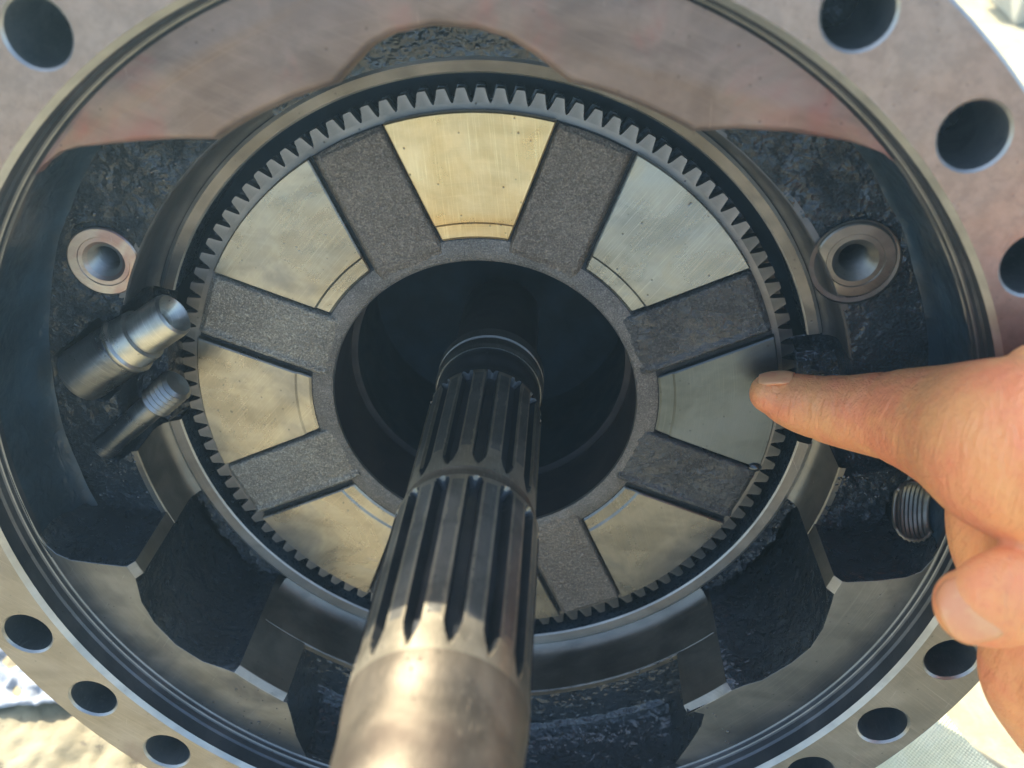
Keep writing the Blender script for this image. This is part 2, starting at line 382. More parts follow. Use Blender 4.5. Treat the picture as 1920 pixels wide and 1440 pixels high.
# ---- pocket floors as relief surfaces
def seg_d(x, y, a, b):
    dx, dy = b[0] - a[0], b[1] - a[1]; t0 = ((x - a[0]) * dx + (y - a[1]) * dy) / (dx * dx + dy * dy); t = max(0, min(1, t0))
    return hypot(x - a[0] - t * dx, y - a[1] - t * dy), t0
BL_C = (-91.2, 46.8); BR_C = (89.6, 48.6)
def xy(px, py, z): p = at(px, py, z); return (p.x, p.y)
G1a, G1b = xy(163, 697, 9), xy(243, 630, 9)      # wide counterbore, axis from lower left to upper right
G2a, G2b = xy(243, 630, 9), xy(338, 574, 9)      # its narrow continuation
G3a, G3b = xy(208, 832, 9), xy(352, 727, 9)      # small slot below it
def left_floor(r, a):
    x, y, _ = pol(r, a)
    z = 13.0 + .45 * fbm(x, y, 0, .07) + .16 * fbm(x, y, 3, .6)
    z -= 1.5 * sst(186, 194, a)
    if r > 112.5: z += 0
    # lower corner ramps up to the ledge
    if r < 95.6:
        br = 163.5 < a < 186.5
        z = (-4.5 + 1.2 * fbm(x, y, 5, .3)) if br else -7.0
    else:
        # raw cavity around the toothed ring
        dc, _ = seg_d(x, y, (-86, 20), (-84, 0))
        if dc < 13: z -= (1 - sst(7.5, 13, dc)) * 14
    d = hypot(x - BL_C[0], y - BL_C[1])
    if d < 10.2: z = min(z, 12.6)
    if d < 4.8: z = -6
    for A, Bp, rad, zc in ((G1a, G1b, 8.6, 11.5), (G2a, G2b, 6.3, 10.5), (G3a, G3b, 4.3, 10.2)):
        d, tt = seg_d(x, y, A, Bp)
        if tt < 0:
            L_ = hypot(A[0] - Bp[0], A[1] - Bp[1]); al = -tt * L_; d = sqrt(max(0, d * d - al * al))
            rad = rad * sqrt(max(0, 1 - (al / (.28 * rad)) ** 2)) + .001
            tt = 0
        if d < rad and tt <= 1.02: z = min(z, zc - sqrt(rad * rad - d * d) * .95 - .4)
    return (x, y, z)
us = lin(119.5, 199.0, 480); vs = lin(88.8, 95.3, 16) + lin(95.55, 117.2, 62)
fl = grid('pocket_floor', vs, us, lambda r, a: left_floor(r, a), M['floor'], H)
def right_floor(r, a):
    x, y, _ = pol(r, a)
    z = 13.0 + .4 * fbm(x, y, 10, .07) + .14 * fbm(x, y, 13, .6)
    if r > 112.5: z += 0
    if a < -7.5: z += 1.0 * fbm(x, y, 1, .55)
    if r < 95.6:
        br = -5.5 < a < 13.5
        z = (-2.2 + 1.5 * fbm(x, y, 5, .4)) if br else -7
    elif -5.5 < a < 3 and r < 101: z = 13 - (1 - sst(98, 101, r)) * 14
    d = hypot(x - BR_C[0], y - BR_C[1])
    if d < 10.6: z = min(z, 12.9)
    if d < 4.6: z = -6
    d, _ = seg_d(x, y, (98, -7), (112, -3))
    if d < 5.5: z = min(z, 12 - sqrt(5.5 ** 2 - d * d))
    if hypot(x - 117.5, y + 22) < 8.0: z = min(z, 4)
    return (x, y, z)
us = lin(-18.5, 62.0, 480)
fr_ = grid('pocket_floor', vs, us, right_floor, M['floor'], H)
# a rib of raw casting where the pocket floors end, and lower pockets
def low_left(r, a):
    x, y, _ = pol(r, a)
    lump = fbm(x, y, 2, .35, 4) * 1.5
    w = 4.0 + 4.5 * sst(-155, -141, a)
    z = -3.2 - (r - 92.3) * .35 + 1.1 * lump
    z -= 16 * sst(92.5 + w, 95.5 + w, r)
    return (x, y, z)
grid('rough_pocket_floor', lin(92.3, 104.5, 90), lin(-161, -133.5, 220), low_left, M['oilrough'], H)
def low_right(r, a):
    x, y, _ = pol(r, a)
    lump = fbm(x, y, 22, .35, 4) * 1.5
    w = 6.0 - 2.0 * sst(-30, -22, a)
    z = -3.2 - (r - 92.3) * .3 + 1.1 * lump
    z -= 16 * sst(92.5 + w, 95.0 + w, r)
    return (x, y, z)
grid('rough_pocket_floor', lin(92.3, 104.5, 90), lin(-46, -18.5, 220), low_right, M['oilrough'], H)
def bottom_floor(r, a):
    x, y, _ = pol(r, a)
    ridge = math.exp(-((r - (112.6 + .8 * noise.noise(Vector((a * .3, 0, 0))))) / .9) ** 2)
    z = 14.6 - (r - 95.5) * .10 + 1.7 * ridge * (1 - sst(-63, -58.5, a)) + .45 * fbm(x, y, 8, .16) + .25 * fbm(x, y, 3, .45)
    if r > 113.5: z -= (r - 113.5) * .5
    return (x, y, z)
grid('rough_pocket_floor', lin(95.3, 119.5, 80), lin(-127.5, -51.5, 330), bottom_floor, M['oil'], H)
def top_floor(r, a):
    x, y, _ = pol(r, a)
    lump = abs(fbm(x, y, 31, .33, 4))
    return (x, y, -1.6 + .8 * lump * sst(93.2, 95, r) + (r - 95) * .05)
grid('rough_pocket_floor', lin(91.9, 106, 56), lin(60, 121.5, 250), top_floor, M['oil'], H)

# ---- bore wall strips under the pocket floors (machined, R 95.4)
def low_wall(a0, a1, ztop, mat='bore'):
    lathe('bore_wall', [(97.2, ztop), (95.7, ztop + .05), (95.35, ztop - .35), (95.35, 2.0), (94.9, .2), (93.6, -1.6), (92.2, -2.4)], [M[mat]], H, a0, a1, max(6, int(abs(a1 - a0))), dsharp=40)
low_wall(-134.6, -45.2, 14.9)
low_wall(-174.6, -159.4, 12.9)      # below the left pocket, up to the raw break
low_wall(-19.6, -5.8, 13.2)
low_wall(13.6, 61.0, 12.9, 'bore_shaded')
low_wall(121.0, 158.6, 12.6, 'bore_shaded')

# ---- rim ring around the toothed plate
RIMP = [(88.3, -16), (88.3, -2.4), (88.75, -1.95), (91.3, -1.35), (92.15, -1.75), (92.5, -2.6)]
def rim(a0, a1):
    o = lathe('rim', RIMP, [M['ring2'], M['edge'], M['rim'], M['edge'], M['wall']], H, a0, a1, int(abs(a1 - a0) * 1.2), fm=[0, 1, 2, 3, 4], dsharp=12)
rim(14.2, 158.3)
rim(-175.0, -7.4)
# rim end caps
for a in (14.2, 158.3, -175.0, -7.4):
    link('rim_end', [pol(r, a, z) for r, z in RIMP] + [pol(92.5, a, -16)], [tuple(range(7))], M['rim'], H)
# dark back of the recess
lathe('recess_floor', [(92.6, -15.9), (44.5, -15.9), (44.0, -17)], [M['black']], H, n=90)

# ---- machined features of the pockets
def tube(name, c, axis, prof, mat, parent, n=48, a0=0, a1=360, fm=None, ds=30):
    """lathe about an arbitrary axis; prof = (radius, distance along the axis)"""
    ax = Vector(axis).normalized(); u = ax.orthogonal().normalized(); w = ax.cross(u)
    full = a1 - a0 >= 359; k = n if full else n + 1; v = []; f = []; mi = []
    for i in range(k):
        t = radians(a0 + (a1 - a0) * i / n); d = u * cos(t) + w * sin(t)
        for r, s in prof: v.append(Vector(c) + d * r + ax * s)
    m = len(prof)
    for i in range(n):
        j = (i + 1) % k
        for q in range(m - 1): f.append((i * m + q, j * m + q, j * m + q + 1, i * m + q + 1)); mi.append(fm[q] if fm else 0)
    o = link(name, v, f, mat, parent, fm=mi); sharp(o, ds); return o
def thread_prof(r, s0, s1, pitch=1.7, d=.9):
    p = []; s = s0
    while s > s1: p += [(r, s), (r - d, s - pitch / 2)]; s -= pitch
    return p
Z3 = (0, 0, 1)
def boss(c, r, rh, z, mat, tilt):
    b = tube('threaded_boss', (c[0], c[1], z), tilt, [(r + .3, -3), (r, -.3), (r - .35, 0), (r * .72, 0), (r * .70, -.25), (rh + 1.0, -.25), (rh + .1, -1.1)], [mat], H, 64)
    for vv in b.data.vertices:
        rr_ = hypot(vv.co.x, vv.co.y)
        if rr_ < .0957: vv.co.x *= .0957 / rr_; vv.co.y *= .0957 / rr_
    tube('screw_thread', (c[0], c[1], z), tilt, thread_prof(rh + .1, -1.1, -16), [M['thread'] if mat == M['boss'] else M['bossd']], b, 40)
    tube('screw_hole_bottom', (c[0], c[1], z), tilt, [(rh + .2, -15.6), (0, -15.7)], [M['black']], b, 32)
    return b
boss(BL_C, 8.9, 4.2, 13.5, M['boss'], (.05, -.03, 1))
boss(BR_C, 9.3, 4.3, 13.9, M['bossd'], (-.03, -.04, 1))
tube('spot_face', (BR_C[0], BR_C[1] - .5, 12.9), Z3, [(10.5, .9), (10.3, .2), (9.2, 0)], [M['bossd']], H, 64)
def half_pipe(name, A, Bp, r, zc, mat, n=26, flip=1, ribs=0):
    a = Vector((A[0], A[1], zc)); b = Vector((Bp[0], Bp[1], zc)); d = (b - a).normalized(); s = Vector((-d.y, d.x, 0))
    v = []; f = []
    secs = [(a - d * (.28 * r * sin(q)), r * max(.03, cos(q))) for q in (pi / 2, 1.35, 1.1, .85, .6, .3)] + [(a.lerp(b, k / 8), r) for k in range(9)]
    for c, rr in secs:
        v += [c + s * rr + Vector((0, 0, 12.9 - zc))]
        for i in range(n + 1):
            t = pi * i / n; v.append(c + s * cos(t) * rr + Vector((0, 0, -sin(t) * rr)))
        v += [c - s * rr + Vector((0, 0, 12.9 - zc))]
    m = n + 3
    for k in range(len(secs) - 1):
        for i in range(m - 1): f.append((k * m + i, (k + 1) * m + i, (k + 1) * m + i + 1, k * m + i + 1))
    o = link(name, v, f, mat, H); sharp(o, 30); return o
def rod(name, label, cat, p0, p1, prof, mats, fm):
    c, e = Vector(p0), Vector(p1); d = (e - c); L_ = d.length; d.normalize()
    root = thing(name, label, cat)
    for nm, pr, m_ in prof:
        tube(nm, tuple(c), tuple(d), [(q, t * L_) for q, t in pr], [m_], root, 64, ds=28)
    return root
rod('stepped_pin', 'thick steel pin with a bright stepped end pressed against the teeth left of the disc', 'pin',
    at(150, 706, 14), at(345, 576, 14), [
    ('pin_barrel', [(0, .0), (6.6, 0), (7.3, .015), (7.5, .04), (7.45, .44), (7.0, .455)], M['groove']),
    ('pin_collar', [(6.0, .45), (7.7, .452), (7.95, .47), (7.95, .485), (7.2, .50), (6.9, .62), (6.0, .63)], M['bright']),
    ('pin_nose', [(5.9, .62), (5.9, .86), (5.7, .90), (5.0, .915), (4.3, .90), (2.5, .80), (0, .78)], M['bright'])], None, None)
rod('bolt', 'thin dark bolt with a short threaded end lying below the stepped pin', 'bolt',
    at(193, 842, 13.6), at(336, 717, 13.6), [
    ('bolt_shank', [(0, 0), (2.9, 0), (3.5, .02), (3.6, .05), (3.55, .70), (3.0, .71)], M['groove']),
    ('bolt_thread', [(3.2, .70), (4.5, .71)] + [(4.6 - (.65 if k % 2 else 0), .72 + .024 * k) for k in range(11)] + [(3.6, .985), (0, 1.0)], M['thread'])], None, None)
def threaded_port():
    """half-open threaded bore seen from its side, axis across the picture"""
    a, b = at(1682, 955, 27), at(1750, 960, 27); d = (b - a).normalized()
    w = (CAM - a).normalized(); sd = w.cross(d).normalized(); w = d.cross(sd).normalized()
    v = []; f = []; K = 17; n = 22
    for k in range(K):
        t = k / (K - 1); rr = (7.6 - (.5 if k % 2 else 0)) * sqrt(1 - .62 * abs(2 * t - 1) ** 2.4)
        c = a.lerp(b, t)
        for i in range(n + 1):
            q = pi * i / n; v.append(c + sd * cos(q) * rr - w * sin(q) * rr * .55)
    for k in range(K - 1):
        for i in range(n): f.append((k * (n + 1) + i, (k + 1) * (n + 1) + i, (k + 1) * (n + 1) + i + 1, k * (n + 1) + i + 1))
    o = link('threaded_port', v, f, M['ridge_grime'], H); sharp(o, 20)
    so_ = o.modifiers.new('solid', 'SOLIDIFY'); so_.thickness = .0009; so_.offset = 0
    return o
threaded_port()
# see-through oil hole lit by daylight
# ------------------------------------------------------------------ toothed rings
NT = 112
def toothed(name, label, z, mat, phase, thick, ri, rb, rt, group):
    R_ = thing(name, label, 'toothed ring', group)
    st = 360 / NT
    prof = [(ri, z - thick), (ri, z - .25), (ri + .25, z), (rb, z), (rb, z - thick)]
    n = NT * 2
    v = []; f = []
    angs = []
    for k in range(NT):
        c = phase + k * st; hw = math.degrees(2.12 / rb)
        angs += [c - hw, c + hw]
    for a in angs:
        for r, zz in prof: v.append(pol(r, a, zz))
    m = len(prof)
    for i in range(n):
        j = (i + 1) % n
        for q in range(m): f.append((i * m + q, j * m + q, j * m + (q + 1) % m, i * m + (q + 1) % m))
    body = link('ring_body', v, f, mat, R_); sharp(body, 25)
    # one tooth (pointing along +x), copied round the ring
    hw = 2.12; y0 = hw; x0 = rb * cos(hw / rb)
    out = [(x0, -y0), (rb + .5, -1.85), (rb + 1.6, -1.5), (rt - .3, -1.08), (rt, -.85), (rt, .85), (rt - .3, 1.08), (rb + 1.6, 1.5), (rb + .5, 1.85), (x0, y0)]
    k = len(out)
    v = [(x, y, z) for x, y in out] + [(x, y, z - thick) for x, y in out]
    f = [tuple(range(k)), tuple(range(2 * k - 1, k - 1, -1))] + [(i, i + 1, k + i + 1, k + i) for i in range(k - 1)]
    t0 = link('tooth', v, f, mat, R_)
    dark = t0.data.copy(); dark.materials.clear(); dark.materials.append(M['tooth_oily'])
    for i in range(NT):
        a = phase + i * st
        t = t0 if i == 0 else t0.copy()
        aa = (a + 180) % 360 - 180
        if i and -104 + 9 * noise.noise(Vector((i * .9, 0, 0))) < aa < 34 + 14 * noise.noise(Vector((i * .7, 3, 0))): t.data = dark
        if i: COL.objects.link(t); t.parent = R_
        t.rotation_euler = (0, 0, radians(a))
    return R_
toothed('toothed_ring', 'upper toothed steel ring directly around the padded disc inside the bore', -2.8, M['ring'], 88.95, 2.6, 78.4, 81.45, 84.85, 'toothed rings stacked in the bore')
toothed('toothed_ring', 'lower oily dark toothed ring glimpsed between the teeth of the steel ring above it', -8.4, M['ring2'], 88.95 + .3, 2.6, 76.0, 81.3, 84.6, 'toothed rings stacked in the bore')

GR = thing('black_grease', 'lump of shiny black grease smeared across the toothed ring just above the fingertip', 'grease')
def grease(r, a, a0=3.2, a1=12.6, seed=40):
    x, y, _ = pol(r, a); e = sst(a0, a0 + 1.6, a) * (1 - sst(a1 - 1.6, a1, a)) * sst(83.2, 85.2, r) * (1 - sst(96, 98.5, r))
    l = fbm(x, y, seed, .38, 3)
    return (x, y, -7 + 5.6 * e * (1 + .25 * l) + .9 * abs(l) * e + .25 * fbm(x, y, 9, 1.2) * e)
GR2 = thing('black_grease', 'rough black lump of grease between the stepped pin and the bolt, against the teeth', 'grease')
M['grease'] = oily('black_grease', (.008, .012, .016), lump=.9, amp=.8, rough=.14, coat=1.0)
grid('grease_lump', lin(83, 98.6, 80), lin(3.0, 12.8, 80), grease, M['grease'], GR)
def grease2(r, a):
    x, y, _ = pol(r, a); e = sst(163.8, 166, a) * (1 - sst(181, 184.5, a)) * sst(84.0, 86.0, r) * (1 - sst(94, 99, r))
    l = fbm(x, y, 77, .30, 4)
    return (x, y, -8 + 13.5 * e * (1 + .18 * l) + 1.2 * abs(l) * e + .3 * fbm(x, y, 9, 1.2) * e)
grid('grease_lump', lin(84, 100, 80), lin(163.5, 185, 130), grease2, M['grease'], GR2)
# ------------------------------------------------------------------ padded disc (spider)
D_ = thing('padded_disc', 'round cast disc with eight flat polished pads and eight rough arms around a central hole', 'pressure plate')
lathe('disc_body', [(42.0, -24), (42.0, -1.6), (42.25, -.9), (43.0, -.45), (45.2, -.35), (48.0, -.9), (49.5, -1.9), (79.7, -2.1), (79.7, -2.7), (60, -2.75), (60, -24)],
      [M['deep'], M['edge'], M['hub'], M['base']], D_, n=200, fm=[0, 1, 2, 2, 2, 3, 3, 3, 3, 3], dsharp=30)
PH = .9
def half_ang(r, w): return math.degrees(math.asin(min(1, w / r)))
pads = {0: 'pad_dark', 1: 'pad_grey', 2: 'pad_gold_reflect', 3: 'pad_tan', 4: 'pad_tan', 5: 'pad_tan', 6: 'pad_brown', 7: 'pad_brown'}
plab = {2: 'golden pad at the top of the disc, warm reflection painted in', 0: 'dark grey pad under the fingertip', 1: 'finely brushed silver pad'}
RR = [(48.1, -2.0), (48.3, -.95), (48.9, -.55), (52.2, -.50), (52.8, -.06), (53.6, 0)] + [(r, 0) for r in lin(56, 78, 9)] + [(79.6, 0), (79.95, -.35), (79.95, -2.05)]
for k in range(8):
    c = 45 * k + PH
    def padf(i, s):
        r, z = RR[int(i)]
        # s: -1..1 across, last steps are chamfer and side
        e = abs(s); hw = 10.35
        dz = 0
        if e > 1.001: hw2 = hw; dz = -2.0; e2 = 1
        half = 22.5 - half_ang(r, 10.4)
        edge = math.degrees(.35 / r)
        if e > 1.5: off = half; z2 = -2.05
        elif e > 1.2: off = half; z2 = z - .35
        elif e > .999: off = half - edge; z2 = z
        else: off = (half - edge) * e; z2 = z
        x, y, _ = pol(r, c + math.copysign(off, s))
        return (x, y, max(z2, -2.05))
    ss = [-1.6, -1.3, -1] + lin(-.9, .9, 10) + [1, 1.3, 1.6]
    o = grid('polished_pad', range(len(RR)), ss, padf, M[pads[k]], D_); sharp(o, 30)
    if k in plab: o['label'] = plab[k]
# arms
for k in range(8):
    c = 45 * k + 22.5 + PH; ca, sa = cos(radians(c)), sin(radians(c))
    side = 1 if (ca < 0) else -1          # the side of the arm that looks down (-y)
    low = abs(ca)                          # how much it does
    wet = k in (7, 0)
    def armf(u, w):
        u0 = u
        e = w * side                       # + towards the lower side
        lim_lo = 10.35 - .25 - 1.25 * low; lim_hi = 10.35 - .35 - .3 * low
        lim = lim_lo if e > 0 else lim_hi
        ww = abs(w) / 10.0 * lim
        h = .15 + .10 * fbm(u, w, k * 9, .3) + .10 * fbm(u, w, k * 9, .8)
        rb_ = 2.2 if e > 0 else 1.0
        d = lim - ww
        if d < rb_: h -= (1 - sqrt(max(0, 1 - (1 - d / rb_) ** 2))) * 2.2
        if e > 0: h += 1.0 * low * math.exp(-((d - 1.7) / 1.0) ** 2) * (1 + .4 * noise.noise(Vector((u * .8, w, k))))
        if u > 78.3: h -= .3 + (u - 78.3) * .5
        if u < 46.5: h -= (46.5 - u) * .25
        wobble = .12 * noise.noise(Vector((u * .5, k * 3.3, e)))
        s = math.copysign(ww + wobble, w)
        h = max(h, -1.9)
        rr = hypot(u, s); 
        if rr > 79.6: uu = u - (rr - 79.6)
        else: uu = u
        return (uu * ca - s * sa, uu * sa + s * ca, h)
    wsv = [-10, -9.85, -9.6, -9.3, -8.9] + lin(-8.4, 8.4, 34) + [8.7, 8.95, 9.2, 9.4, 9.6, 9.75, 9.88, 10]
    uv = lin(43.6, 78.2, 70) + [78.4, 78.8, 79.3, 79.9]
    o = grid('cast_arm', uv, wsv, armf, M['arm_wet'] if wet else (M['arm_veiled'] if k in (3, 4) else M['arm']), D_)
    if wet: o['label'] = 'dark oily cast arm'
# hole behind the disc: sleeve and deep chamber
lathe('inner_sleeve', [(40.2, -25.0), (42.2, -24.9), (60, -24.9)], [M['deep']], D_, n=120)
lathe('deep_chamber', [(40.3, -25.1), (44, -40), (44, -75), (0, -76)], [M['black']], H, n=90)
# a drop of oil on the edge of the dark pad
def sphere(name, c, r, sc, mat, parent=None, nu=20, nv=12):
    v = []; f = []
    for j in range(nv + 1):
        t = pi * j / nv
        for i in range(nu): p = 2 * pi * i / nu; v.append((c[0] + r * sc[0] * sin(t) * cos(p), c[1] + r * sc[1] * sin(t) * sin(p), c[2] + r * sc[2] * cos(t)))
    for j in range(nv):
        for i in range(nu): f.append((j * nu + i, j * nu + (i + 1) % nu, (j + 1) * nu + (i + 1) % nu, (j + 1) * nu + i))
    return link(name, v, f, mat, parent, True)
bo = NB('oil_drop'); M['drop'] = bo.fin((.02, .02, .02), .04, .2, None, Coat_Weight=1.0, Coat_Roughness=.02)
od = sphere('oil_drop', (0, 0, 0), 1.7, (1.15, .8, .7), M['drop'])
od.matrix_world = W @ Matrix.Translation(Vector((76.2, -18.8, .1)) * S)
tag(od, 'shiny black drop of oil hanging at the corner of the dark grey pad', 'oil drop')

# ------------------------------------------------------------------ splined shaft
SH = thing('splined_shaft', 'long steel shaft with two splined sections coming out of the dark central hole', 'shaft', m=W @ Matrix.Translation(Vector((.9, 0, 0)) * S))
def shaft_part(name, z0, z1, rfun, mat, nz, na=448, label=None):
    zs = lin(z0, z1, nz); v = []; f = []
    for z in zs:
        for i in range(na):
            a = 360 * i / na; r = rfun(a, z); v.append(pol(r, a, z))
    for k in range(nz):
        for i in range(na): f.append((k * na + i, k * na + (i + 1) % na, (k + 1) * na + (i + 1) % na, (k + 1) * na + i))
    f.append(tuple(range(na))); f.append(tuple((nz * na + i) for i in reversed(range(na))))
    fm = None; mats = mat
    if 'spline' in name:
        mats = [mat, M['groove_oil_shade'], M['ridge_grime']]; R0 = max(hypot(q[0], q[1]) for q in v); fm = []
        for q in f:
            if len(q) != 4: fm.append(0); continue
            ax_ = sum(v[i_][0] for i_ in q) / 4; ay_ = sum(v[i_][1] for i_ in q) / 4; zz = v[q[0]][2]
            if min(hypot(v[i_][0], v[i_][1]) for i_ in q) < R0 - 1.0: fm.append(1); continue
            t = ((math.degrees(atan2(ay_, ax_)) + 10) / (360 / NS)) % 1.0
            w_ = .17 + .05 * noise.noise(Vector((zz * .25, round(t + math.degrees(atan2(ay_, ax_)) / 26), 0)))
            fm.append(2 if min(t, 1 - t) < w_ and z0 + 1.5 < zz < z1 - 8.5 else 0)
    o = link(name, v, f, mats, SH, fm=fm); sharp(o, 40); return o
NS = 14
def spl(R_, depth, za, zb, ta, tb, ph=0, duty=.52):
    def fn(a, z):
        t = ((a + ph) / (360 / NS)) % 1.0
        d = abs(t - .5) * 2                     # 0 at groove centre, 1 at ridge centre
        ramp = min(sst(0, 1, (z - za) / ta), sst(0, 1, (zb - z) / tb))
        g = 1 - sst(1 - duty - .09, 1 - duty, d)
        fl = depth * ramp
        # pointed run-out: groove gets narrower as it gets shallow
        q = (1 - duty) * max(.03, ramp ** .6)
        g2 = 1 - sst(q - .09, q, d)
        r = R_ - depth * min(1, ramp * 1.5) * min(g, g2)
        e = min(z - za, zb - z)
        return r
    return fn
def plain(r0): 
    return lambda a, z: r0
shaft_part('lower_neck', -60, -17, plain(12.6), M['deep'], 4, 64)
shaft_part('collar', -17, -6.2, lambda a, z: 15.4 - .5 * sst(-8, -6.2, z) - (.9 if -12.4 < z < -11.4 else 0), M['ridge_grime'], 22, 96)
shaft_part('collar_neck', -6.2, 7.5, lambda a, z: 14.6 - .9 * sst(-3, 1.2, z) + .5 * sst(3, 5, z), M['groove_oil_shade'], 12, 96)
shaft_part('upper_spline', 7.5, 52.4, spl(15.3, 2.5, 7.2, 51.8, 1.0, 6.0, 10, .50), M['spline'], 80)
shaft_part('relief_band', 52.4, 57.2, lambda a, z: 15.3 - .3 * sst(52.4, 53.4, z) + .5 * sst(56, 57.2, z), M['shaft'], 8, 128)
shaft_part('lower_spline', 57.2, 108.0, spl(16.3, 2.8, 57.4, 107.3, 1.2, 7.5, 10, .54), M['spline'], 90)
shaft_part('shaft_journal', 108.0, 150, lambda a, z: 16.3 - .6 * sst(109, 118, z) - 1.2 * sst(148.6, 150, z), M['shaft'], 30, 128)
shaft_part('shaft_end_face', 150.01, 150.3, plain(14.2), M['shaft'], 1, 64)

# ------------------------------------------------------------------ hand
PE = thing('person', 'bare right hand reaching in from the right with index finger pointing at the dark pad', 'person')
def chain(pts, bmv, bmf, sub=10, nr=26, crease=(), up=(0, 1, 0)):
    """pts: (Vector, rx, ry) ; elliptical tube with rounded ends; crease: list of (param, depth)"""
    P3 = [Vector(p[0]) for p in pts]; R3 = [p[1] for p in pts]; Q3 = [p[2] for p in pts]
    n = len(P3)
    def cr(a, i, t):
        g = lambda k: a[max(0, min(n - 1, k))]
        p0, p1, p2, p3 = g(i - 1), g(i), g(i + 1), g(i + 2)
        return .5 * ((2 * p1) + (p2 - p0) * t + (2 * p0 - 5 * p1 + 4 * p2 - p3) * t * t + (3 * p1 - p0 - 3 * p2 + p3) * t * t * t)
    C = []; RA = []; RB = []
    for i in range(n - 1):
        for k in range(sub):
            t = k / sub; C.append(cr(P3, i, t)); RA.append(cr(R3, i, t)); RB.append(cr(Q3, i, t))
            u = i + t
            for cu, cd in crease:
                g = cd * math.exp(-((u - cu) / .035) ** 2); RA[-1] -= g; RB[-1] -= g
    C.append(P3[-1]); RA.append(R3[-1]); RB.append(Q3[-1])
    up = Vector(up)
    rings = []
    def ring(c, d, ra, rb):
        s = d.cross(up).normalized(); w = s.cross(d).normalized()
        return [c + s * cos(2 * pi * i / nr) * ra + w * sin(2 * pi * i / nr) * rb for i in range(nr)]
    d0 = (C[1] - C[0]).normalized()
    for k in range(7, 0, -1):
        t = k / 7.3; rings.append(ring(C[0] - d0 * RA[0] * t, d0, RA[0] * sqrt(1 - t * t), RB[0] * sqrt(1 - t * t)))
    for i in range(len(C)):
        d = (C[min(i + 1, len(C) - 1)] - C[max(i - 1, 0)]).normalized(); rings.append(ring(C[i], d, RA[i], RB[i]))
    d1 = (C[-1] - C[-2]).normalized()
    for k in range(1, 8):
        t = k / 7.3; rings.append(ring(C[-1] + d1 * RA[-1] * t, d1, RA[-1] * sqrt(1 - t * t), RB[-1] * sqrt(1 - t * t)))
    o = len(bmv)
    for r in rings: bmv += r
    for k in range(len(rings) - 1):
        for i in range(nr):
            j = (i + 1) % nr; bmf.append((o + k * nr + i, o + k * nr + j, o + (k + 1) * nr + j, o + (k + 1) * nr + i))
    bmf.append(tuple(o + i for i in reversed(range(nr)))); bmf.append(tuple(o + (len(rings) - 1) * nr + i for i in range(nr)))
hv, hf = [], []
A = at
# index finger: tip, distal joint, middle joint, knuckle
chain([(A(1445, 738, 8.5), 5.6, 5.2), (A(1475, 748, 9.8), 7.0, 6.9), (A(1530, 763, 14), 8.0, 8.3), (A(1590, 773, 19), 8.8, 9.4), (A(1655, 779, 25), 9.8, 10.8),
       (A(1720, 789, 33), 10.8, 12.6), (A(1800, 810, 45), 13.0, 15.3), (A(1890, 838, 62), 16, 18), (A(2000, 860, 70), 19, 20)], hv, hf, crease=((2.08, 1.1), (1.85, .8), (4.10, 1.2), (3.85, .9), (4.3, .5)))
# middle finger, folded behind the index and down
chain([(A(2010, 860, 58), 10, 10), (A(1920, 885, 56), 9.6, 9.6), (A(1866, 930, 56), 9.2, 9.0), (A(1860, 1010, 57), 8.8, 8.6), (A(1890, 1080, 60), 8.4, 8.4), (A(1950, 1110, 62), 8, 8)], hv, hf, up=(0, 0, 1))
# ring and little finger, folded further down
chain([(A(2050, 960, 58), 9, 9), (A(1965, 1010, 57), 9, 9), (A(1925, 1080, 58), 8.6, 8.6), (A(1930, 1160, 60), 8.2, 8.2), (A(1970, 1200, 62), 8, 8)], hv, hf, up=(0, 0, 1))
chain([(A(2070, 1100, 60), 8.5, 8.5), (A(2010, 1160, 60), 8.5, 8.5), (A(1975, 1230, 60), 8, 8), (A(1990, 1290, 62), 7.6, 7.6)], hv, hf, up=(0, 0, 1))
# thumb across the front, its nail towards the viewer
chain([(A(1820, 1138, 80), 6.8, 7.6), (A(1846, 1133, 81), 7.8, 8.8), (A(1895, 1118, 82), 8.4, 9.9), (A(1955, 1104, 82), 9.6, 11.0), (A(2040, 1080, 80), 12, 13), (A(2120, 1060, 75), 16, 16)], hv, hf, crease=((2.6, .7), (2.8, .9), (3.0, .8), (3.25, .6)))
# palm and wrist
chain([(A(2060, 1420, 74), 12, 12), (A(1985, 1335, 72), 11.5, 11.5), (A(1940, 1262, 72), 11, 11), (A(1965, 1180, 72), 12, 12)], hv, hf, up=(0, 0, 1))
chain([(A(2030, 1230, 74), 17, 17), (A(2080, 1100, 70), 23, 24), (A(2110, 980, 68), 24, 26), (A(2230, 980, 72), 24, 26), (A(2450, 1010, 84), 22, 24)], hv, hf, up=(0, 0, 1))
chain([(A(2075, 750, 58), 12, 12), (A(1990, 735, 58), 11.5, 11.5), (A(1950, 722, 58), 9.5, 8.5), (A(1925, 728, 58), 7.5, 7)], hv, hf)
b = NB('skin')
n1 = b.noise(b.P, .07, 4, .6); n2 = b.noise(b.P, .55, 5, .65); n3 = b.vor(b.P, 1.5)
wr = b.noise(b.vm('MULTIPLY', b.P, (.9, .12, .3)), 1.0, 4, .6, .6)
sc_ = b.mix(b.ramp(n1, .35, .68), (.93, .39, .14), (.90, .29, .12))
sc_ = b.mix(b.ramp(n2, .5, .75, 0, .3), sc_, (.70, .17, .08))
hb = b.bump(n2, .30, .6); hb = b.bump(n3, .16, .5, hb); hb = b.bump(wr, .5, .6, hb)
wr2 = b.noise(b.vm('MULTIPLY', b.P, (.35, .06, .2)), 1.0, 3, .6, 1.0); hb = b.bump(wr2, 1.6, .5, hb)
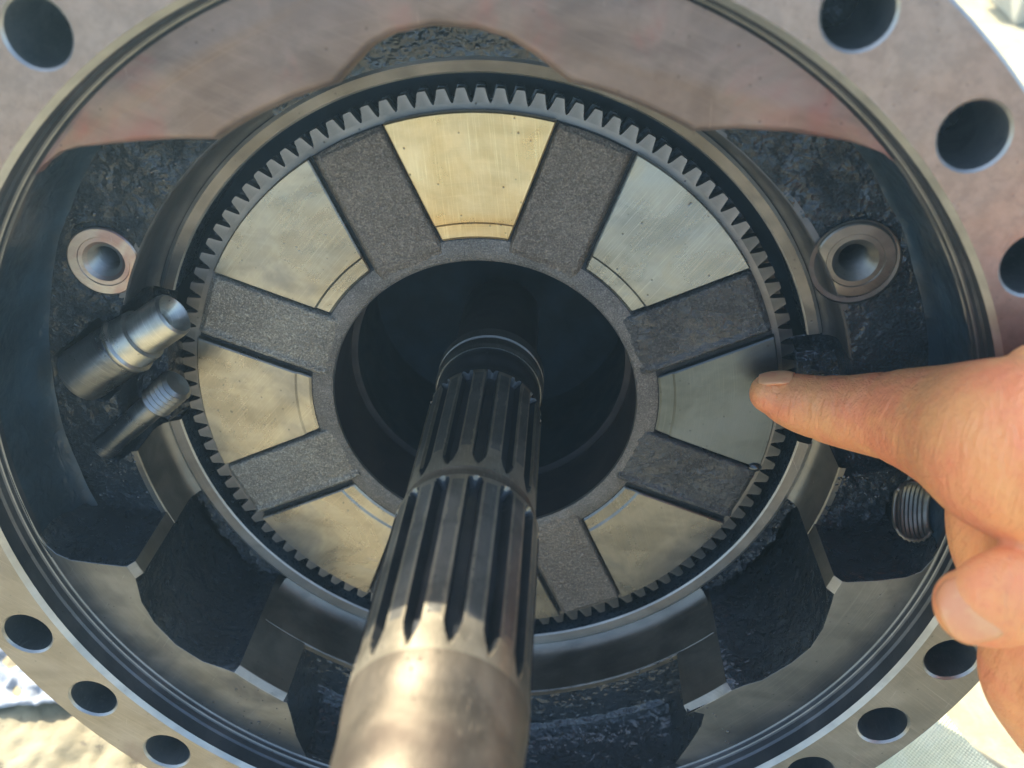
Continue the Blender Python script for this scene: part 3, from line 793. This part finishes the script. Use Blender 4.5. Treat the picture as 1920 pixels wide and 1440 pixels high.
M['skin'] = b.fin(sc_, b.ramp(n2, .3, .7, .40, .55), 0.0, hb, Subsurface_Weight=.25, Subsurface_Scale=.004, Subsurface_Radius=(1.0, .35, .2))
hand = link('hand', hv, hf, M['skin'], PE, True)
rm = hand.modifiers.new('remesh', 'REMESH'); rm.mode = 'VOXEL'; rm.voxel_size = .0007; rm.use_smooth_shade = True
sm = hand.modifiers.new('smooth', 'SMOOTH'); sm.factor = .5; sm.iterations = 6
bn = NB('nail')
M['nail'] = bn.fin(bn.mix(bn.ramp(bn.noise(bn.P, .2, 3), .4, .6), (.84, .39, .17), (.80, .32, .14)), .42, 0, bn.bump(bn.noise(bn.vm('MULTIPLY', bn.P, (.3, 2.5, .5)), 1.0), .05, .5), Subsurface_Weight=.15, Subsurface_Scale=.002)
bl = NB('nail_white'); M['nailw'] = bl.fin((.80, .62, .46), .35)
def nail(name, c, fwd, nor, L, Wd, bulge, mat, edge=None):
    f_ = Vector(fwd).normalized(); n_ = Vector(nor).normalized(); s_ = f_.cross(n_).normalized(); n_ = s_.cross(f_).normalized()
    nu, nv = 14, 12; v = []; f = []
    for i in range(nu + 1):
        u = -1 + 2 * i / nu
        half = Wd / 2 * (1 - .25 * sst(.4, 1, abs(u)) - .15 * sst(.8, 1, abs(u)))
        for j in range(nv + 1):
            t = -1 + 2 * j / nv
            h = bulge * (1 - t * t) - .35 * u * u
            v.append(Vector(c) + f_ * (u * L / 2) + s_ * (t * half) + n_ * h)
    m = nv + 1; nn = len(v)
    for i in range(nu):
        for j in range(nv): f.append((i * m + j, (i + 1) * m + j, (i + 1) * m + j + 1, i * m + j + 1))
    o = link(name, v, f, mat, PE, True)
    so_ = o.modifiers.new('solid', 'SOLIDIFY'); so_.thickness = .0007; so_.offset = 0
    return o
vw = (CAM - A(1810, 1140, 84)).normalized()
tc = A(1814, 1143, 80) 
tf = (A(1800, 1146, 80) - A(1900, 1118, 82)).normalized()
nail('thumbnail', tc + vw * 6.1 - tf * .8, tf, vw + Vector((-.22, .0, 0)), 10.5, 12.2, 2.2, M['nail'])
nail('fingernail', A(1452, 738, 8.4) + Vector((0, 4.55, 0)), A(1425, 706, 8) - A(1500, 702, 11), (0, 1, -.05), 8.5, 7.6, 1.15, M['nail'])

# ------------------------------------------------------------------ surroundings (world space, mm)
GZ = -150
def cloth_mat(name, c1, c2, stain, weave=0.0):
    b = NB(name)
    n1 = b.noise(b.P, .03, 6, .65, .8); n2 = b.noise(b.P, .3, 5, .6)
    col = b.mix(b.ramp(n1, .4, .62), c1, c2); col = b.mix(b.ramp(b.noise(b.P, .09, 6, .7), .6, .72, 0, .8), col, stain)
    h = b.bump(n2, .6, .6)
    if weave:
        x, y, z = b.sep(b.P)
        wv = b.ma('MULTIPLY', b.ma('SINE', b.ma('MULTIPLY', x, 4.2)), b.ma('SINE', b.ma('MULTIPLY', y, 4.2)))
        h = b.bump(wv, .3 * weave, .8, h); col = b.mix(b.ramp(wv, .2, .9, 0, .35 * weave), col, tuple(k * .6 for k in c1))
    return b.fin(col, .9, 0, h)
M['ground'] = cloth_mat('pale_ground', (.37, .32, .19), (.46, .40, .26), (.30, .26, .17))
M['rag_grey'] = cloth_mat('grey_rag', (.20, .22, .25), (.34, .36, .38), (.05, .06, .07))
M['rag_yellow'] = cloth_mat('stained_rag', (.22, .185, .11), (.33, .28, .17), (.05, .04, .035))
M['rag_weave'] = cloth_mat('woven_rag', (.74, .68, .42), (.82, .77, .52), (.60, .50, .30), 1.0)
def sheet(name, x0, x1, y0, y1, nx, ny, fn, mat):
    v = [(x, y, fn(x, y)) for y in lin(y0, y1, ny) for x in lin(x0, x1, nx)]
    m = nx + 1; f = [(j * m + i, j * m + i + 1, (j + 1) * m + i + 1, (j + 1) * m + i) for j in range(ny) for i in range(nx)]
    return link(name, v, f, mat, None, True)
g = sheet('ground', -12000, 12000, -12000, 12000, 2, 2, lambda x, y: GZ, M['ground']); g['kind'] = 'structure'; orient_up(g)
def rag(name, label, cx, cy, w, h, rot, amp, sc, mat, seed, nx=150, thick=.0012):
    v = []; ca, sa = cos(rot), sin(rot); n = nx; m = int(nx * h / w)
    for j in range(m + 1):
        for i in range(n + 1):
            u = (i / n - .5) * w; t = (j / m - .5) * h
            u2 = u + 5 * noise.noise(Vector((t * .02, seed, 0))); t2 = t + 5 * noise.noise(Vector((u * .02, seed, 5)))
            q = Vector((u2 * sc, t2 * sc, seed))
            z = amp * (1 - abs(noise.fractal(q, .8, 2.0, 5)) * 1.6)
            z = max(z, 0) + 2.0
            v.append((u2 * ca - t2 * sa, u2 * sa + t2 * ca, z))
    f = [(j * (n + 1) + i, j * (n + 1) + i + 1, (j + 1) * (n + 1) + i + 1, (j + 1) * (n + 1) + i) for j in range(m) for i in range(n)]
    o = link(name, v, f, mat, None, True)
    o.matrix_world = Matrix.Translation(Vector((cx, cy, GZ)) * S)
    so_ = o.modifiers.new('solid', 'SOLIDIFY'); so_.thickness = thick
    return tag(o, label, 'rag')
rag('rag', 'crumpled grey white rag past the lower left edge of the flange', -235, 20, 150, 120, .3, 9, .022, M['rag_grey'], 3.1)
rag('rag', 'yellow stained rag lying under the bottom left of the flange', -150, -45, 170, 90, -.25, 5, .016, M['rag_yellow'], 8.4)
rag('rag', 'pale woven rag with a frayed edge under the bottom right of the flange', 118, -40, 130, 110, -.95, 3, .012, M['rag_weave'], 12.2)
# pale yellow board and white bracket in the far upper right
def box(name, c, d, mat, parent=None, bev=2, rot=0):
    x, y, z = [k / 2 for k in d]
    v = [(sx * x, sy * y, sz * z) for sx in (-1, 1) for sy in (-1, 1) for sz in (-1, 1)]
    v = [(c[0] + p[0] * cos(rot) - p[1] * sin(rot), c[1] + p[0] * sin(rot) + p[1] * cos(rot), c[2] + p[2]) for p in v]
    f = [(0, 1, 3, 2), (4, 6, 7, 5), (0, 4, 5, 1), (2, 3, 7, 6), (0, 2, 6, 4), (1, 5, 7, 3)]
    o = link(name, v, f, mat, parent); bevel(o, bev); return o
b = NB('yellow_board'); M['board'] = b.fin(b.mix(b.ramp(b.noise(b.vm('MULTIPLY', b.P, (.3, 4, 4)), .02, 4), .4, .6), (.34, .28, .12), (.40, .34, .16)), .6)
b = NB('white_plastic'); M['white'] = b.fin(b.mix(b.noise(b.P, .05), (.34, .33, .26), (.42, .41, .34)), .45)
b = NB('dark_slot'); M['dark'] = b.fin((.03, .035, .04), .5)
bd = thing('board', 'pale yellow painted board lying beyond the upper right of the flange', 'board', m=Matrix.Translation(Vector((430, 760, GZ)) * S))
box('plank', (0, 30, 22), (520, 130, 36), M['board'], bd, 4, -.06)
box('edge_strip', (0, -50, 12), (520, 26, 20), M['board'], bd, 4, -.06)
br = thing('bracket', 'white plastic bracket with a dark slot beyond the upper right of the flange', 'bracket', m=Matrix.Translation(Vector((415, 620, GZ)) * S))
box('bracket_top', (20, 38, 36), (150, 34, 8), M['white'], br, 3, .08)
box('bracket_web', (-22, 10, 17), (10, 60, 32), M['white'], br, 3, .08)
box('bracket_web', (60, 10, 17), (10, 60, 32), M['white'], br, 3, .08)
box('slot', (16, 14, 14), (62, 30, 26), M['dark'], br, 2, .08)

# ------------------------------------------------------------------ oil droplets on the wet casting (cannot be counted)
def droplets(name, label, a0, a1, r0, r1, zf, n, seed):
    rnd = random.Random(seed); v = []; f = []
    for k in range(n):
        a = rnd.uniform(a0, a1); r_ = rnd.uniform(r0, r1); q = zf(r_, a)
        rad = rnd.uniform(.12, .42) * (1 if rnd.random() < .85 else 1.6); nu, nv = 10, 5; o = len(v)
        sx, sy = rnd.uniform(.8, 1.3), rnd.uniform(.8, 1.3)
        for j in range(nv + 1):
            t = (pi / 2) * j / nv
            for i in range(nu):
                p = 2 * pi * i / nu; v.append((q[0] + rad * sx * sin(t) * cos(p), q[1] + rad * sy * sin(t) * sin(p), q[2] + rad * .6 * cos(t)))
        for j in range(nv):
            for i in range(nu): f.append((o + j * nu + i, o + j * nu + (i + 1) % nu, o + (j + 1) * nu + (i + 1) % nu, o + (j + 1) * nu + i))
    o = link(name, v, f, M['drop'], H, True); o['kind'] = 'stuff'
    return o
droplets('oil_droplets', '', -161, -158 + 22, 93, 99, lambda r, a: low_left(r, a), 140, 1)
droplets('oil_droplets', '', -44, -20, 93, 98, lambda r, a: low_right(r, a), 120, 2)
droplets('oil_droplets', '', 186, 198, 96, 115, lambda r, a: left_floor(r, a), 110, 3)
droplets('oil_droplets', '', -16, 2, 96, 115, lambda r, a: right_floor(r, a), 140, 4)
droplets('oil_droplets', '', 128, 150, 96, 114, lambda r, a: left_floor(r, a), 60, 5)
droplets('oil_droplets', '', 79, 102, 94, 103, lambda r, a: top_floor(r, a), 90, 6)
droplets('oil_droplets', '', -120, -58, 96, 116, lambda r, a: bottom_floor(r, a), 260, 7)
droplets('oil_droplets', '', -135, -50, 98, 116, lambda r, a: pol(r, a, 36.0 - (r - 97) * .04) if not (-123 < a < -54) else pol(116.2, a, 34.5), 120, 8)

# ------------------------------------------------------------------ thin bluish haze volume, added to mimic veiling lens glare
hz = link('glare_haze', [(x, y, z) for x in (-12500, 12500) for y in (-12500, 12500) for z in (-1150, 420)],
          [(0, 1, 3, 2), (4, 6, 7, 5), (0, 4, 5, 1), (2, 3, 7, 6), (0, 2, 6, 4), (1, 5, 7, 3)], [])
hz['kind'] = 'stuff'
hm = bpy.data.materials.new('glare_haze'); hm.use_nodes = True; hm.node_tree.nodes.clear()
vo = hm.node_tree.nodes.new('ShaderNodeVolumePrincipled'); mo = hm.node_tree.nodes.new('ShaderNodeOutputMaterial')
vo.inputs['Color'].default_value = (.55, .86, 1.0, 1); vo.inputs['Density'].default_value = GLARE_HAZE; vo.inputs['Anisotropy'].default_value = .55
hm.node_tree.links.new(vo.outputs[0], mo.inputs['Volume']); hz.data.materials.append(hm)
